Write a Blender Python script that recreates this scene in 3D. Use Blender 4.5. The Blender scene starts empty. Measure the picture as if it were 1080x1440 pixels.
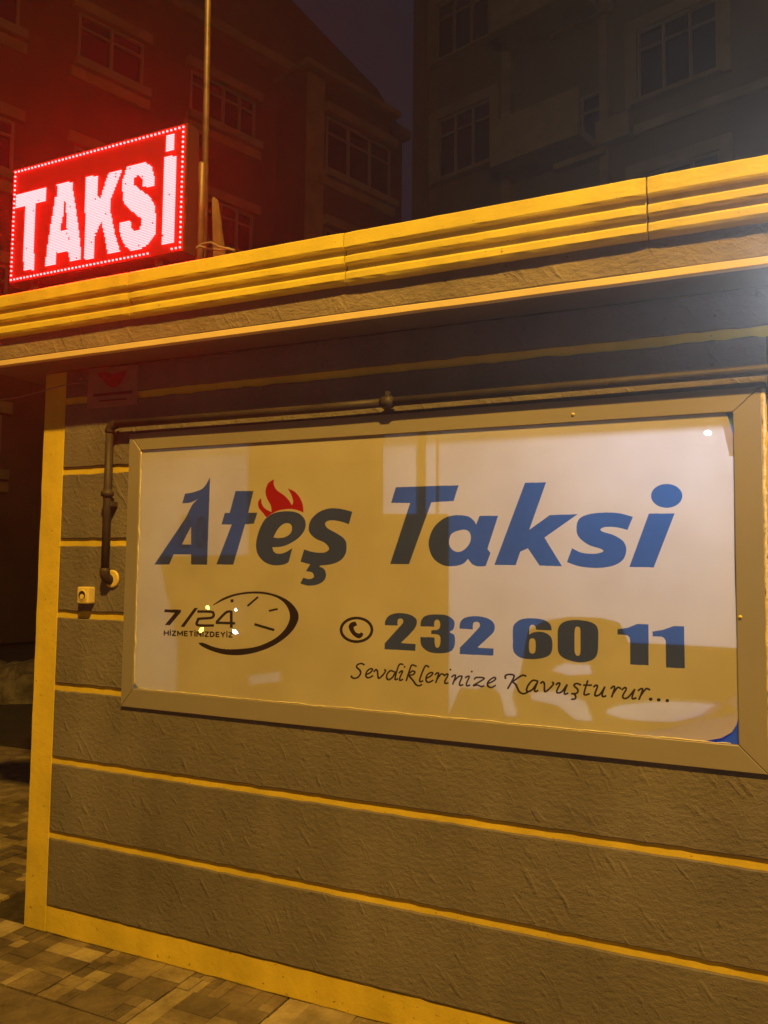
import bpy, bmesh, math, random
import numpy as np
from mathutils import Vector
random.seed(7)
sc = bpy.context.scene
col = sc.collection

# ------------------------------------------------------------------ camera, world, lights, exposure
YAW, PITCH, ROLL, FPX = .437, .0688, .0115, 1150.0
CAM = Vector((0, -2.557, 1.5))
def cam_axes():
    cy, sy, cp, sp, cr, sr = math.cos(YAW), math.sin(YAW), math.cos(PITCH), math.sin(PITCH), math.cos(ROLL), math.sin(ROLL)
    f = Vector((-sy*cp, cy*cp, sp)); r = Vector((cy, sy, 0)); u = r.cross(f)
    return cr*r+sr*u, -sr*r+cr*u, f
AR, AU, AF = cam_axes()
cd = bpy.data.cameras.new('camera'); cam = bpy.data.objects.new('camera', cd); col.objects.link(cam)
cd.sensor_fit = 'VERTICAL'; cd.sensor_height = 36; cd.lens = FPX/1440*36
cd.clip_start = .05; cd.clip_end = 400
from mathutils import Matrix
cam.matrix_world = Matrix(((AR.x, AU.x, -AF.x, CAM.x), (AR.y, AU.y, -AF.y, CAM.y), (AR.z, AU.z, -AF.z, CAM.z), (0, 0, 0, 1)))
sc.camera = cam

w = bpy.data.worlds.new('World'); sc.world = w; w.use_nodes = True
w.node_tree.nodes['Background'].inputs[0].default_value = (.50, .42, .62, 1)
w.node_tree.nodes['Background'].inputs[1].default_value = .024

SODIUM = (1.0, .54, .065)
LAMP = Vector((.9, -3.9, 7.2))
sl = bpy.data.lights.new('street_lamp_bulb_light', 'POINT'); sl.energy = 3300; sl.color = SODIUM; sl.shadow_soft_size = .11
slo = bpy.data.objects.new('street_lamp_light', sl); slo.location = LAMP; col.objects.link(slo)

ROOM = Vector((-.10, .62, 2.16))
rl = bpy.data.lights.new('room_lamp_tube_light', 'POINT'); rl.energy = 36; rl.color = (.50, .66, 1.0); rl.shadow_soft_size = .05
rlo = bpy.data.objects.new('room_lamp_light', rl); rlo.location = ROOM; col.objects.link(rlo)

FLOOD = Vector((.62, -.13, 2.24))
fl = bpy.data.lights.new('glare_flood_light', 'POINT'); fl.energy = 12; fl.color = (.86, .92, 1.0); fl.shadow_soft_size = .03  # unseen white lamp, added to whiten the wall and frame at right
flo = bpy.data.objects.new('glare_flood_light', fl); flo.location = FLOOD + Vector((0, -.015, -.045)); col.objects.link(flo)

SPOT = Vector((.15, -.27, 2.22))
sp_ = bpy.data.lights.new('glare_spot_light', 'SPOT'); sp_.energy = 115; sp_.color = (.84, .92, 1.0); sp_.spot_size = math.radians(120); sp_.spot_blend = .5; sp_.shadow_soft_size = .03  # unseen white lamp, added to make the glare at the right edge
spo = bpy.data.objects.new('glare_spot_light', sp_); spo.location = SPOT + Vector((0, -.05, 0)); spo.rotation_euler = (math.radians(93), 0, math.radians(180)); col.objects.link(spo)

sc.view_settings.view_transform = 'Standard'; sc.view_settings.look = 'None'
sc.view_settings.gamma = 1; sc.view_settings.exposure = 0
sc.render.engine = 'CYCLES'
sc.cycles.use_denoising = True
sc.cycles.sample_clamp_indirect = 3
sc.cycles.max_bounces = 8; sc.cycles.transparent_max_bounces = 16; sc.cycles.volume_bounces = 0

# ------------------------------------------------------------------ helpers
def ray(px, py): return AF*FPX + AR*(px-540) - AU*(py-720)
def at(px, py, Y=0.0):                       # a point of the wall plane's family Y = const
    d = ray(px, py); return CAM + d*((Y-CAM.y)/d.y)
def on_plane(px, py, q, n):
    d = ray(px, py); return CAM + d*((q-CAM).dot(n)/d.dot(n))
def on_ground(px, py, Z=0):
    d = ray(px, py); return CAM + d*((Z-CAM.z)/d.z)

def link(name, me, m=None, parent=None, **kw):
    o = bpy.data.objects.new(name, me); col.objects.link(o)
    if m and me: me.materials.append(m)
    if parent: o.parent = parent
    for k, v in kw.items(): o[k] = v
    return o
def empty(name, loc=(0, 0, 0), label=None, cat=None, group=None):
    o = bpy.data.objects.new(name, None); col.objects.link(o); o.location = loc; o.empty_display_size = .1
    if label: o['label'] = label
    if cat: o['category'] = cat
    if group: o['group'] = group
    return o
def tag(o, label, cat, group=None):
    o['label'] = label; o['category'] = cat
    if group: o['group'] = group
    return o

class MB:
    """collects shapes in world coordinates and builds ONE mesh"""
    def __init__(s): s.b = bmesh.new()
    def box(s, lo, hi, bev=0):
        lo, hi = Vector(lo), Vector(hi)
        vs = [s.b.verts.new((x, y, z)) for x in (lo.x, hi.x) for y in (lo.y, hi.y) for z in (lo.z, hi.z)]
        fs = [s.b.faces.new([vs[i] for i in q]) for q in ((0, 1, 3, 2), (4, 6, 7, 5), (0, 4, 5, 1), (2, 3, 7, 6), (0, 2, 6, 4), (1, 5, 7, 3))]
        if bev:
            ed = {e for f in fs for e in f.edges}
            bmesh.ops.bevel(s.b, geom=list(ed), offset=bev, segments=2, affect='EDGES', profile=.5)
        return s
    def obox(s, o, ex, ey, ez, lo, hi):        # box in a local frame
        vs = [s.b.verts.new(o+ex*x+ey*y+ez*z) for x in (lo[0], hi[0]) for y in (lo[1], hi[1]) for z in (lo[2], hi[2])]
        for q in ((0, 1, 3, 2), (4, 6, 7, 5), (0, 4, 5, 1), (2, 3, 7, 6), (0, 2, 6, 4), (1, 5, 7, 3)): s.b.faces.new([vs[i] for i in q])
        return s
    def tube(s, pts, r, n=14, cap=True):
        pts = [Vector(p) for p in pts]; rr = r if isinstance(r, (list, tuple)) else [r]*len(pts)
        rings = []; side = None
        for i, p in enumerate(pts):
            t = ((pts[min(i+1, len(pts)-1)]-p).normalized()+(p-pts[max(i-1, 0)]).normalized()).normalized()
            if side is None: side = t.orthogonal().normalized()
            side = (side-t*side.dot(t)).normalized(); up = t.cross(side)
            rings.append([s.b.verts.new(p+(side*math.cos(a)+up*math.sin(a))*rr[i]) for a in [2*math.pi*k/n for k in range(n)]])
        for a, b in zip(rings, rings[1:]):
            for k in range(n):
                f = s.b.faces.new([a[k], a[(k+1) % n], b[(k+1) % n], b[k]]); f.smooth = True
        if cap: s.b.faces.new(rings[0][::-1]); s.b.faces.new(rings[-1])
        return s
    def prism(s, poly, yf, yb, bev=.003):     # outline in (x, z); front at yf, back at yb, bevelled front edge
        n = len(poly); P = [Vector((x, z)) for x, z in poly]
        area = sum(P[i].x*P[(i+1) % n].y-P[(i+1) % n].x*P[i].y for i in range(n))
        if area < 0: P = P[::-1]
        ins = []
        for i in range(n):
            a = (P[i]-P[i-1]).normalized(); b = (P[(i+1) % n]-P[i]).normalized()
            nn = Vector((-a.y-b.y, a.x+b.x)); l = nn.length
            nn = nn/l if l > 1e-6 else Vector((-a.y, a.x))
            c = max(.5, nn.dot(Vector((-a.y, a.x))))
            ins.append(P[i]+nn*bev/c)
        back = [s.b.verts.new((p.x, yb, p.y)) for p in P]
        mid = [s.b.verts.new((p.x, yf+bev, p.y)) for p in P]
        fr = [s.b.verts.new((p.x, yf, p.y)) for p in ins]
        for A, B in ((back, mid), (mid, fr)):
            for i in range(n): s.b.faces.new([A[i], A[(i+1) % n], B[(i+1) % n], B[i]])
        s.b.faces.new(fr); s.b.faces.new(back[::-1])
        return s
    def mesh(s, name):
        bmesh.ops.recalc_face_normals(s.b, faces=s.b.faces)
        me = bpy.data.meshes.new(name); s.b.to_mesh(me); s.b.free(); return me
    def build(s, name, m, parent=None, **kw): return link(name, s.mesh(name), m, parent, **kw)

# ------------------------------------------------------------------ materials
def mat(name, base, rough=.7, spec=.3, metal=0, bump=None, vary=None, emit=None, spots=None, streak=0):
    """base colour + optional large-scale wear (vary), dark specks (spots), relief (bump = list of (scale vec, rot, detail, dist))"""
    m = bpy.data.materials.new(name); m.use_nodes = True
    nt = m.node_tree; N = nt.nodes; L = nt.links; b = N['Principled BSDF']
    b.inputs['Base Color'].default_value = (*base, 1); b.inputs['Roughness'].default_value = rough
    b.inputs['Specular IOR Level'].default_value = spec; b.inputs['Metallic'].default_value = metal
    tc = N.new('ShaderNodeTexCoord')
    def noise(scale, rot=(0, 0, 0), detail=4, sc3=(1, 1, 1), ns=1):
        mp = N.new('ShaderNodeMapping'); mp.inputs['Rotation'].default_value = rot; mp.inputs['Scale'].default_value = sc3
        n = N.new('ShaderNodeTexNoise'); n.inputs['Scale'].default_value = scale; n.inputs['Detail'].default_value = detail
        L.new(tc.outputs['Object'], mp.inputs[0]); L.new(mp.outputs[0], n.inputs['Vector']); return n
    c = None
    if vary:
        n = noise(vary[0], detail=6)
        r = N.new('ShaderNodeValToRGB'); r.color_ramp.elements[0].position = .3; r.color_ramp.elements[1].position = .72
        r.color_ramp.elements[0].color = (*[x*vary[1] for x in base], 1); r.color_ramp.elements[1].color = (*[min(1, x*vary[2]) for x in base], 1)
        L.new(n.outputs['Fac'], r.inputs[0]); c = r.outputs[0]
    if spots:
        n = noise(spots[0], detail=3); r = N.new('ShaderNodeValToRGB')
        r.color_ramp.elements[0].position = spots[1]; r.color_ramp.elements[1].position = spots[1]+.04
        r.color_ramp.elements[0].color = (0, 0, 0, 1); r.color_ramp.elements[1].color = (1, 1, 1, 1)
        L.new(n.outputs['Fac'], r.inputs[0])
        mx = N.new('ShaderNodeMix'); mx.data_type = 'RGBA'
        L.new(r.outputs[0], mx.inputs[0]); 
        if c: L.new(c, mx.inputs[6])
        else: mx.inputs[6].default_value = (*base, 1)
        mx.inputs[7].default_value = (*spots[2], 1); c = mx.outputs[2]
    if streak:                                            # rain and dirt runs: narrow, tall, faint
        n = noise(1, detail=5, sc3=(9, 9, .9)); r = N.new('ShaderNodeValToRGB')
        r.color_ramp.elements[0].position = .36; r.color_ramp.elements[0].color = (1-streak, 1-streak*1.05, 1-streak*1.1, 1)
        r.color_ramp.elements[1].position = .58; L.new(n.outputs['Fac'], r.inputs[0])
        mx = N.new('ShaderNodeMix'); mx.data_type = 'RGBA'; mx.blend_type = 'MULTIPLY'; mx.inputs[0].default_value = 1
        if c: L.new(c, mx.inputs[6])
        else: mx.inputs[6].default_value = (*base, 1)
        L.new(r.outputs[0], mx.inputs[7]); c = mx.outputs[2]
    if c: L.new(c, b.inputs['Base Color'])
    if bump:
        prev = None
        for (scale, rot, sc3, detail, dist) in bump:
            n = noise(scale, rot, detail, sc3)
            bp = N.new('ShaderNodeBump'); bp.inputs['Distance'].default_value = dist; bp.inputs['Strength'].default_value = 1
            L.new(n.outputs['Fac'], bp.inputs['Height'])
            if prev: L.new(prev, bp.inputs['Normal'])
            prev = bp.outputs[0]
        L.new(prev, b.inputs['Normal'])
    if emit:
        b.inputs['Emission Color'].default_value = (*emit[:3], 1); b.inputs['Emission Strength'].default_value = emit[3]
    return m
def ridged(m):
    """trowelled relief: short diagonal ridges on top of the fine grain"""
    N = m.node_tree.nodes; L = m.node_tree.links; b = N['Principled BSDF']
    tc = N.new('ShaderNodeTexCoord'); mp = N.new('ShaderNodeMapping')
    mp.inputs['Scale'].default_value = (9.5, 9, 36)
    mr = N.new('ShaderNodeMapping'); mr.inputs['Rotation'].default_value = (0, math.radians(-56), 0)
    wp = N.new('ShaderNodeTexNoise'); wp.inputs['Scale'].default_value = 5; wp.inputs['Detail'].default_value = 2
    add = N.new('ShaderNodeVectorMath'); add.operation = 'MULTIPLY_ADD'; add.inputs[1].default_value = (.06, .06, .06)
    L.new(tc.outputs['Object'], wp.inputs['Vector']); L.new(wp.outputs['Color'], add.inputs[0]); L.new(tc.outputs['Object'], add.inputs[2])
    L.new(add.outputs[0], mr.inputs[0]); L.new(mr.outputs[0], mp.inputs[0])
    n = N.new('ShaderNodeTexNoise'); n.inputs['Scale'].default_value = 1; n.inputs['Detail'].default_value = 3; n.inputs['Roughness'].default_value = .45
    L.new(mp.outputs[0], n.inputs['Vector'])
    # keep only the high crests so that ridges come as separate strokes
    r = N.new('ShaderNodeValToRGB'); r.color_ramp.elements[0].position = .56; r.color_ramp.elements[1].position = .80
    r.color_ramp.interpolation = 'EASE'
    L.new(n.outputs['Fac'], r.inputs[0])
    bp = N.new('ShaderNodeBump'); bp.inputs['Distance'].default_value = .0026; bp.inputs['Strength'].default_value = 1
    L.new(r.outputs[0], bp.inputs['Height'])
    old = b.inputs['Normal'].links[0].from_socket if b.inputs['Normal'].links else None
    if old: L.new(old, bp.inputs['Normal'])
    L.new(bp.outputs[0], b.inputs['Normal'])
    return m
Z3 = (0, 0, 0); O3 = (1, 1, 1)
M = {}
M['panel'] = ridged(mat('grey_textured_render', (.190, .172, .175), .85, .15, vary=(2.2, .78, 1.16), streak=.09, spots=(60, .70, (.12, .11, .10)),
    bump=[(260, Z3, O3, 3, .0016), (55, Z3, (1, 1, 1.6), 4, .004)]))
M['fascia'] = ridged(mat('grey_fascia_render', (.25, .215, .20), .8, .2, streak=.13, vary=(2.6, .78, 1.15), spots=(45, .69, (.15, .13, .11)),
    bump=[(200, Z3, O3, 3, .0016), (40, Z3, (1, 1, 1.6), 4, .006)]))
M['yellow'] = mat('yellow_masonry_paint', (.78, .60, .06), .55, .35, vary=(4.5, .80, 1.06), streak=.07, spots=(55, .675, (.36, .24, .05)),
    bump=[(120, Z3, O3, 3, .0009), (18, Z3, O3, 3, .003)])
M['yellow_coping'] = mat('yellow_coping_paint', (.78, .66, .09), .45, .4, vary=(5, .84, 1.05), streak=.09, spots=(60, .70, (.40, .27, .05)),
    bump=[(90, Z3, O3, 3, .0009), (14, Z3, (.4, 1, 1), 3, .004)])
M['trim'] = mat('cream_trim_paint', (.85, .70, .42), .5, .4, vary=(5, .85, 1.03), bump=[(80, Z3, O3, 3, .0008)])
M['soffit'] = mat('soffit_board', (.16, .15, .15), .8, .2, vary=(3, .8, 1.1), bump=[(60, Z3, O3, 3, .001)])
M['frame'] = mat('grey_aluminium_profile', (.31, .285, .265), .45, .5, metal=.15, vary=(2.0, .90, 1.06), spots=(55, .74, (.30, .28, .28)), bump=[(30, Z3, O3, 2, .0005)])
M['foam'] = mat('sealant_foam', (.80, .72, .52), .8, .2, vary=(30, .75, 1.1), bump=[(90, Z3, O3, 3, .004)])
M['roof'] = mat('roof_membrane', (.10, .095, .09), .9, .1, vary=(3, .7, 1.2), bump=[(50, Z3, O3, 3, .003)])
M['pipe'] = mat('dark_painted_steel', (.042, .035, .034), .55, .3, vary=(9, .7, 1.5), spots=(40, .68, (.13, .06, .03)), bump=[(90, Z3, O3, 3, .0006)])
M['plastic'] = mat('yellowed_plastic', (.80, .64, .20), .4, .5, vary=(30, .85, 1.05))
M['dark'] = mat('dark_plastic', (.03, .025, .025), .5, .4)
M['black_metal'] = mat('black_cabinet_metal', (.03, .025, .025), .45, .4, bump=[(60, Z3, O3, 2, .0005)])
M['steel'] = mat('galvanised_steel', (.16, .12, .10), .5, .5, metal=.3, vary=(14, .6, 1.25), spots=(24, .62, (.14, .08, .05)), bump=[(60, Z3, O3, 3, .001)])
M['wood'] = mat('weathered_board', (.20, .13, .09), .8, .2, vary=(9, .65, 1.2), bump=[(30, Z3, (8, 8, 1), 4, .002)])
M['cable'] = mat('grey_cable', (.25, .22, .22), .6, .3)
M['room'] = mat('white_room_paint', (.70, .70, .70), .8, .2)
M['card'] = mat('brown_cardboard', (.30, .22, .14), .9, .1, vary=(8, .85, 1.1))
M['cloth'] = mat('dark_cloth', (.10, .10, .12), .9, .1, vary=(30, .8, 1.2))
M['plate'] = mat('faded_white_plate', (.30, .20, .19), .6, .3, vary=(20, .8, 1.1))
M['emblem'] = mat('red_plate_print', (.42, .03, .03), .6, .3, vary=(40, .7, 1.15))
M['ink'] = mat('dark_plate_print', (.10, .03, .03), .6, .3)

def emis(name, c, s):
    m = bpy.data.materials.new(name); m.use_nodes = True; N = m.node_tree.nodes; b = N['Principled BSDF']
    b.inputs['Base Color'].default_value = (.05, .01, .01, 1); b.inputs['Emission Color'].default_value = (*c, 1); b.inputs['Emission Strength'].default_value = s
    return m

# ------------------------------------------------------------------ setting: ground, pavement, mound
def ground_mat(name, base, d=.004, sc1=1.2):
    return mat(name, base, .85, .2, vary=(sc1, .6, 1.35), bump=[(40, Z3, O3, 5, d), (6, Z3, O3, 3, d*3)])
gm = MB(); gm.box((-70, -70, -.5), (70, 70, -.06))
gm.build('ground', ground_mat('dark_earth_and_asphalt', (.055, .05, .045), .006, .8), kind='structure')
pv = MB(); pv.box((-6.5, -3.6, -.2), (2.9, 2.7, -.014)); 
jm = mat('joint_mortar', (.055, .045, .035), .95, .1, vary=(20, .6, 1.3), bump=[(60, Z3, O3, 4, .006)])
pave = pv.build('pavement', jm, kind='structure')
# printed-concrete slabs made of uneven stones: unit stone mesh shared by all
sm = bpy.data.materials.new('paving_stone'); sm.use_nodes = True
N = sm.node_tree.nodes; L = sm.node_tree.links; b = N['Principled BSDF']; b.inputs['Roughness'].default_value = .62; b.inputs['Specular IOR Level'].default_value = .3
oi = N.new('ShaderNodeObjectInfo'); geo = N.new('ShaderNodeNewGeometry')
rp = N.new('ShaderNodeValToRGB'); els = rp.color_ramp.elements
els[0].position = 0; els[0].color = (.13, .105, .08, 1); els[1].position = 1; els[1].color = (.48, .40, .24, 1)
for p, c in ((.25, (.17, .135, .10)), (.65, (.25, .195, .13)), (.85, (.34, .28, .17))):
    e = els.new(p); e.color = (*c, 1)
L.new(oi.outputs['Random'], rp.inputs[0])
nz = N.new('ShaderNodeTexNoise'); nz.inputs['Scale'].default_value = 7; nz.inputs['Detail'].default_value = 7; nz.inputs['Roughness'].default_value = .65
L.new(geo.outputs['Position'], nz.inputs['Vector'])
rr = N.new('ShaderNodeValToRGB'); rr.color_ramp.elements[0].position = .32; rr.color_ramp.elements[0].color = (.38, .36, .34, 1); rr.color_ramp.elements[1].position = .66
L.new(nz.outputs['Fac'], rr.inputs[0])
mx = N.new('ShaderNodeMix'); mx.data_type = 'RGBA'; mx.blend_type = 'MULTIPLY'; mx.inputs[0].default_value = .85
L.new(rp.outputs[0], mx.inputs[6]); L.new(rr.outputs[0], mx.inputs[7]); L.new(mx.outputs[2], b.inputs['Base Color'])
n2 = N.new('ShaderNodeTexNoise'); n2.inputs['Scale'].default_value = 45; n2.inputs['Detail'].default_value = 5
L.new(geo.outputs['Position'], n2.inputs['Vector'])
bp_ = N.new('ShaderNodeBump'); bp_.inputs['Distance'].default_value = .006; L.new(n2.outputs['Fac'], bp_.inputs['Height']); L.new(bp_.outputs[0], b.inputs['Normal'])
b_ = MB(); b_.box((-.5, -.5, -1), (.5, .5, 0)); stone_me = b_.mesh('paving_stone')
# chamfer the top rim a little (unit mesh, scaled per stone)
bm = bmesh.new(); bm.from_mesh(stone_me)
top = [e for e in bm.edges if all(v.co.z > -.01 for v in e.verts)]
bmesh.ops.bevel(bm, geom=top, offset=.025, segments=1, affect='EDGES'); bm.to_mesh(stone_me); bm.free(); stone_me.materials.append(sm)
def split(x0, y0, x1, y1, depth):
    wx, wy = x1-x0, y1-y0
    if depth == 0 or (max(wx, wy) < .085) or (depth < 3 and random.random() < .18): return [(x0, y0, x1, y1)]
    t = random.choice((.33, .4, .5, .6, .67))
    if wx > wy*random.uniform(.7, 1.3): 
        m_ = x0+wx*t; return split(x0, y0, m_, y1, depth-1)+split(m_, y0, x1, y1, depth-1)
    m_ = y0+wy*t; return split(x0, y0, x1, m_, depth-1)+split(x0, m_, x1, y1, depth-1)
stones = []
SX, SY = .40, .39
for j in range(-7, 6):
    ys = .012+j*SY; off = .14 if j < -1 else 0
    for i in range(-9, 8):
        xs = -2.74+i*SX+off
        if ys+SY > .05 and xs+SX > -2.82: continue            # under the kiosk
        if j < -1:
            if i % 2: stones.append((xs+.003-SX, ys+.003, xs+SX-.003, ys+SY-.003))
            continue
        for (a, c, d, e) in split(xs+.003, ys-.0+.003, xs+SX-.003, ys+SY-.003, 5): stones.append((a, c, d, e))
stones.append
def vis_key(s):
    c = Vector(((s[0]+s[2])/2, (s[1]+s[3])/2, 0)); v = c-CAM; dz = v.dot(AF)
    if dz < .2: return 1e9
    x = 540+FPX*v.dot(AR)/dz; y = 720-FPX*v.dot(AU)/dz
    out = max(0, -x, x-1080)+max(0, y-1440)
    return dz+out*.05
stones.sort(key=vis_key)
rest = MB()
for k, (a, c, d, e) in enumerate(stones):
    h = random.uniform(-.0025, .0015); g = random.uniform(.0008, .002)
    if k < 290:
        o = bpy.data.objects.new('paving_stone', stone_me); col.objects.link(o); o.parent = pave
        o.location = ((a+d)/2, (c+e)/2, h); o.scale = (d-a-g, e-c-g, .013)
        o.rotation_euler = (random.uniform(-.006, .006), random.uniform(-.006, .006), 0)
    elif k % 1 == 0: rest.box((a+g, c+g, -.013), (d-g, e-g, h))
rs_m = mat('far_paving', (.25, .20, .15), .8, .2, vary=(9, .55, 1.4), bump=[(30, Z3, O3, 4, .004)])
rest.build('paving_stones', rs_m, pave, kind='stuff')

# rough stone kerb with earth behind the kiosk's left side
p0 = on_ground(-60, 985); p1 = on_ground(140, 978)
mb = MB(); n_ = 60; prev = None
ex = (p1-p0).normalized(); ey = Vector((-ex.y, ex.x, 0)); ln = (p1-p0).length+4
prof = [(0, -.1), (0, .10), (.08, .22), (.3, .30), (.8, .34), (1.5, .20), (1.9, -.1)]
for i in range(n_+1):
    o = p0-ex*2+ex*(ln*i/n_)
    ring = [mb.b.verts.new(o+ey*(a+random.uniform(-.05, .05))+Vector((0, 0, b2+(random.uniform(-.05, .05) if b2 > 0 else 0)))) for a, b2 in prof]
    if prev:
        for k in range(len(prof)-1): mb.b.faces.new([prev[k], prev[k+1], ring[k+1], ring[k]])
    prev = ring
o = mb.build('rubble_bank', mat('earth_and_rubble', (.17, .15, .12), .95, .1, vary=(5, .5, 1.5), bump=[(25, Z3, O3, 5, .03)]))
tag(o, 'low bank of earth and rubble on the dark ground left of the kiosk', 'rubble bank')

# ------------------------------------------------------------------ background buildings (night, unlit)
UP = Vector((0, 0, 1))
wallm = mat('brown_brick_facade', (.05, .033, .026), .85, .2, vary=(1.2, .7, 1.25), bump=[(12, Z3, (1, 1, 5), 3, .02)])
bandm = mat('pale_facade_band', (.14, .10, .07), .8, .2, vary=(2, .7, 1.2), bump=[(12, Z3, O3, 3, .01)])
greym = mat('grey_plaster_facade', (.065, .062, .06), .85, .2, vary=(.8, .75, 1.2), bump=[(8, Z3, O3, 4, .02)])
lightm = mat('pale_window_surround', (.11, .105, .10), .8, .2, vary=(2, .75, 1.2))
roofm = mat('dark_roof_sheet', (.07, .05, .045), .8, .2, vary=(2, .7, 1.2))
wfm = mat('white_window_frame', (.11, .105, .115), .5, .4)
paneM = mat('dark_window_pane', (.012, .010, .014), .08, .5)

class Facade:
    def __init__(s, root, q, e, n, wall):
        s.root, s.q, s.e, s.n, s.wall = root, q, e, n, wall         # q point, e along, n outward
    def sz(s, px, py, out=0):
        p = on_plane(px, py, s.q+s.n*out, s.n); d = p-s.q; return d.dot(s.e), p.z
    def part(s, name, m, s0, s1, z0, z1, o0, o1, parent=None, **kw):
        b = MB(); b.obox(Vector((s.q.x, s.q.y, 0)), s.e, s.n, UP, (min(s0, s1), o0, min(z0, z1)), (max(s0, s1), o1, max(z0, z1)))
        return b.build(name, m, parent or s.root, **kw)
    def window(s, s0, s1, z0, z1, cols=3, transom=.72, surround=.25, o=.0, sm_=None):
        fr = MB(); O = Vector((s.q.x, s.q.y, 0)); t = .05
        for (a, b2, c, d) in ((s0, s0+t, z0, z1), (s1-t, s1, z0, z1), (s0+t, s1-t, z0, z0+t), (s0+t, s1-t, z1-t, z1)):
            fr.obox(O, s.e, s.n, UP, (a, o-.10, c), (b2, o+.03, d))
        W = (s1-s0)/cols
        for k in range(1, cols): fr.obox(O, s.e, s.n, UP, (s0+W*k-.03, o-.10, z0+t+.002), (s0+W*k+.03, o+.025, z1-t-.002))
        zt = z0+(z1-z0)*transom
        for k in range(cols): fr.obox(O, s.e, s.n, UP, (s0+W*k+.055, o-.10, zt-.02), (s0+W*(k+1)-.055, o+.02, zt+.02))
        f = fr.build('window', wfm, s.root)
        for k in range(cols):
            a, b2 = s0+W*k+.035, s0+W*(k+1)-.035
            s.part('pane', paneM, a, b2, z0+.04, zt-.022, o-.06, o-.04, f)
            s.part('pane', paneM, a, b2, zt+.022, z1-.04, o-.06, o-.04, f)
        if surround:
            q = surround; S = MB()
            for (a, b2, c, d) in ((s0-q, s0-.004, z0-q*.6, z1+q), (s1+.004, s1+q, z0-q*.6, z1+q), (s0, s1, z1+.004, z1+q), (s0, s1, z0-q*.6, z0-.004)):
                S.obox(O, s.e, s.n, UP, (a, o-.1, c), (b2, o+.10, d))
            S.build('surround', sm_ or lightm, f)
        s.part('sill', sm_ or lightm, s0-.1, s1+.1, z0-.19, z0-.165 if surround else z0-.01, o-.1, o+.24, f)
        return f
def wall_with_holes(F, s0, s1, z0, z1, holes, m, thick=.3):
    """facade wall as strips round its window holes"""
    cuts_s = sorted({s0, s1, *[h[0] for h in holes], *[h[1] for h in holes]})
    b = MB(); O = Vector((F.q.x, F.q.y, 0))
    for a, c in zip(cuts_s, cuts_s[1:]):
        if c-a < 1e-4: continue
        mid = (a+c)/2; hs = sorted([(h[2], h[3]) for h in holes if h[0] < mid < h[1]]); z = z0
        for (q0, q1) in hs:
            if q0 > z: b.obox(O, F.e, F.n, UP, (a, -thick, z), (c, 0, q0))
            z = max(z, q1)
        if z1 > z: b.obox(O, F.e, F.n, UP, (a, -thick, z), (c, 0, z1))
    # dark rooms behind the windows
    return b.build('wall', m, F.root)

# right-hand grey apartment block
e = Vector((.958, -.287, 0)); n = Vector((-.287, -.958, 0))
d = ray(579, 300); q = CAM+d*(23/d.dot(AF))
rb = empty('apartment_building', (q.x, q.y, 0), 'dark grey apartment block rising above the right half of the kiosk roof', 'building')
rb.location = (0, 0, 0)
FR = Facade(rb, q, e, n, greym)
def rect(F, x0, x1, yt, yb):   # from the left-edge pixels
    s0, z1 = F.sz(x0, yt); _, z0 = F.sz(x0, yb); s1, _ = F.sz(x1, yt); return s0, s1, z0, z1
R1 = rect(FR, 617, 691, 171, 253); R2 = rect(FR, 615, 689, 10, 87); R5 = rect(FR, 897, 1010, 46, 141)
R4 = rect(FR, 790, 849, 150, 232); R3 = rect(FR, 726, 790, -62, 22)
holes = [R1, R2, R3, R4, R5]
st = R1[3]-R1[2]; storey = R2[2]-R1[2]
ext = []
for base in (R1, R4, R5):
    for k in (-3, -2, -1, 1, 2):
        h = (base[0], base[1], base[2]+storey*k, base[3]+storey*k)
        if h[2] < .8: continue
        if any(abs(h[0]-g[0]) < .8 and abs(h[2]-g[2]) < 1.8 for g in holes): continue
        ext.append(h)
holes += ext
send = FR.sz(1130, 200)[0]
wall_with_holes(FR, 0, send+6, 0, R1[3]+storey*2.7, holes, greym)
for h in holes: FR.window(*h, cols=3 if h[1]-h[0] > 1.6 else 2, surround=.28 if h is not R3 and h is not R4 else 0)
ztop = R1[3]+storey*2.7
FR.part('side_wall', greym, 0, .3, 0, ztop, -10, -.302)
FR.part('back_wall', greym, .302, send+6, 0, ztop, -10, -9.7)
FR.part('roof', roofm, -.4, send+6.4, ztop+.004, ztop+.3, -10.4, .5)
for k_, (wx_, wz_) in enumerate(((R1[1]+.5, R1[2]+.2), (R5[0]-.9, R5[2]-.9), (R2[1]+.5, R2[2]+.3))): 
    FR.part('air_conditioner', lightm, wx_, wx_+.8, wz_, wz_+.55, .002, .34)
FR.part('drainpipe', roofm, .5, .6, .2, ztop-.1, .01, .11)
s716 = FR.sz(716, 150)[0]; s851 = FR.sz(851, 100)[0]
FR.part('pilaster', lightm, s716-.14, s716+.14, 0, ztop-.05, .002, .16)
FR.part('pilaster', lightm, s851-.10, s851+.10, 0, ztop-.05, .002, .12)
zb = FR.sz(721, 72)[1]
for k in (-2, -1, 0, 1):
    z = zb+storey*k
    bal = FR.part('balcony', lightm, s716+.16, s851-.12, z-.12, z+.08, .002, 1.1)
    FR.part('parapet', lightm, s716+.16, s851-.12, z+.083, z+1.0, 1.0, 1.1, bal)
for k in (-1, 0):
    z = FR.sz(724, 247)[1]+storey*k
    FR.part('string_course', lightm, s851+.14, send+6, z-.1, z+.1, .002, .1)

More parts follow.
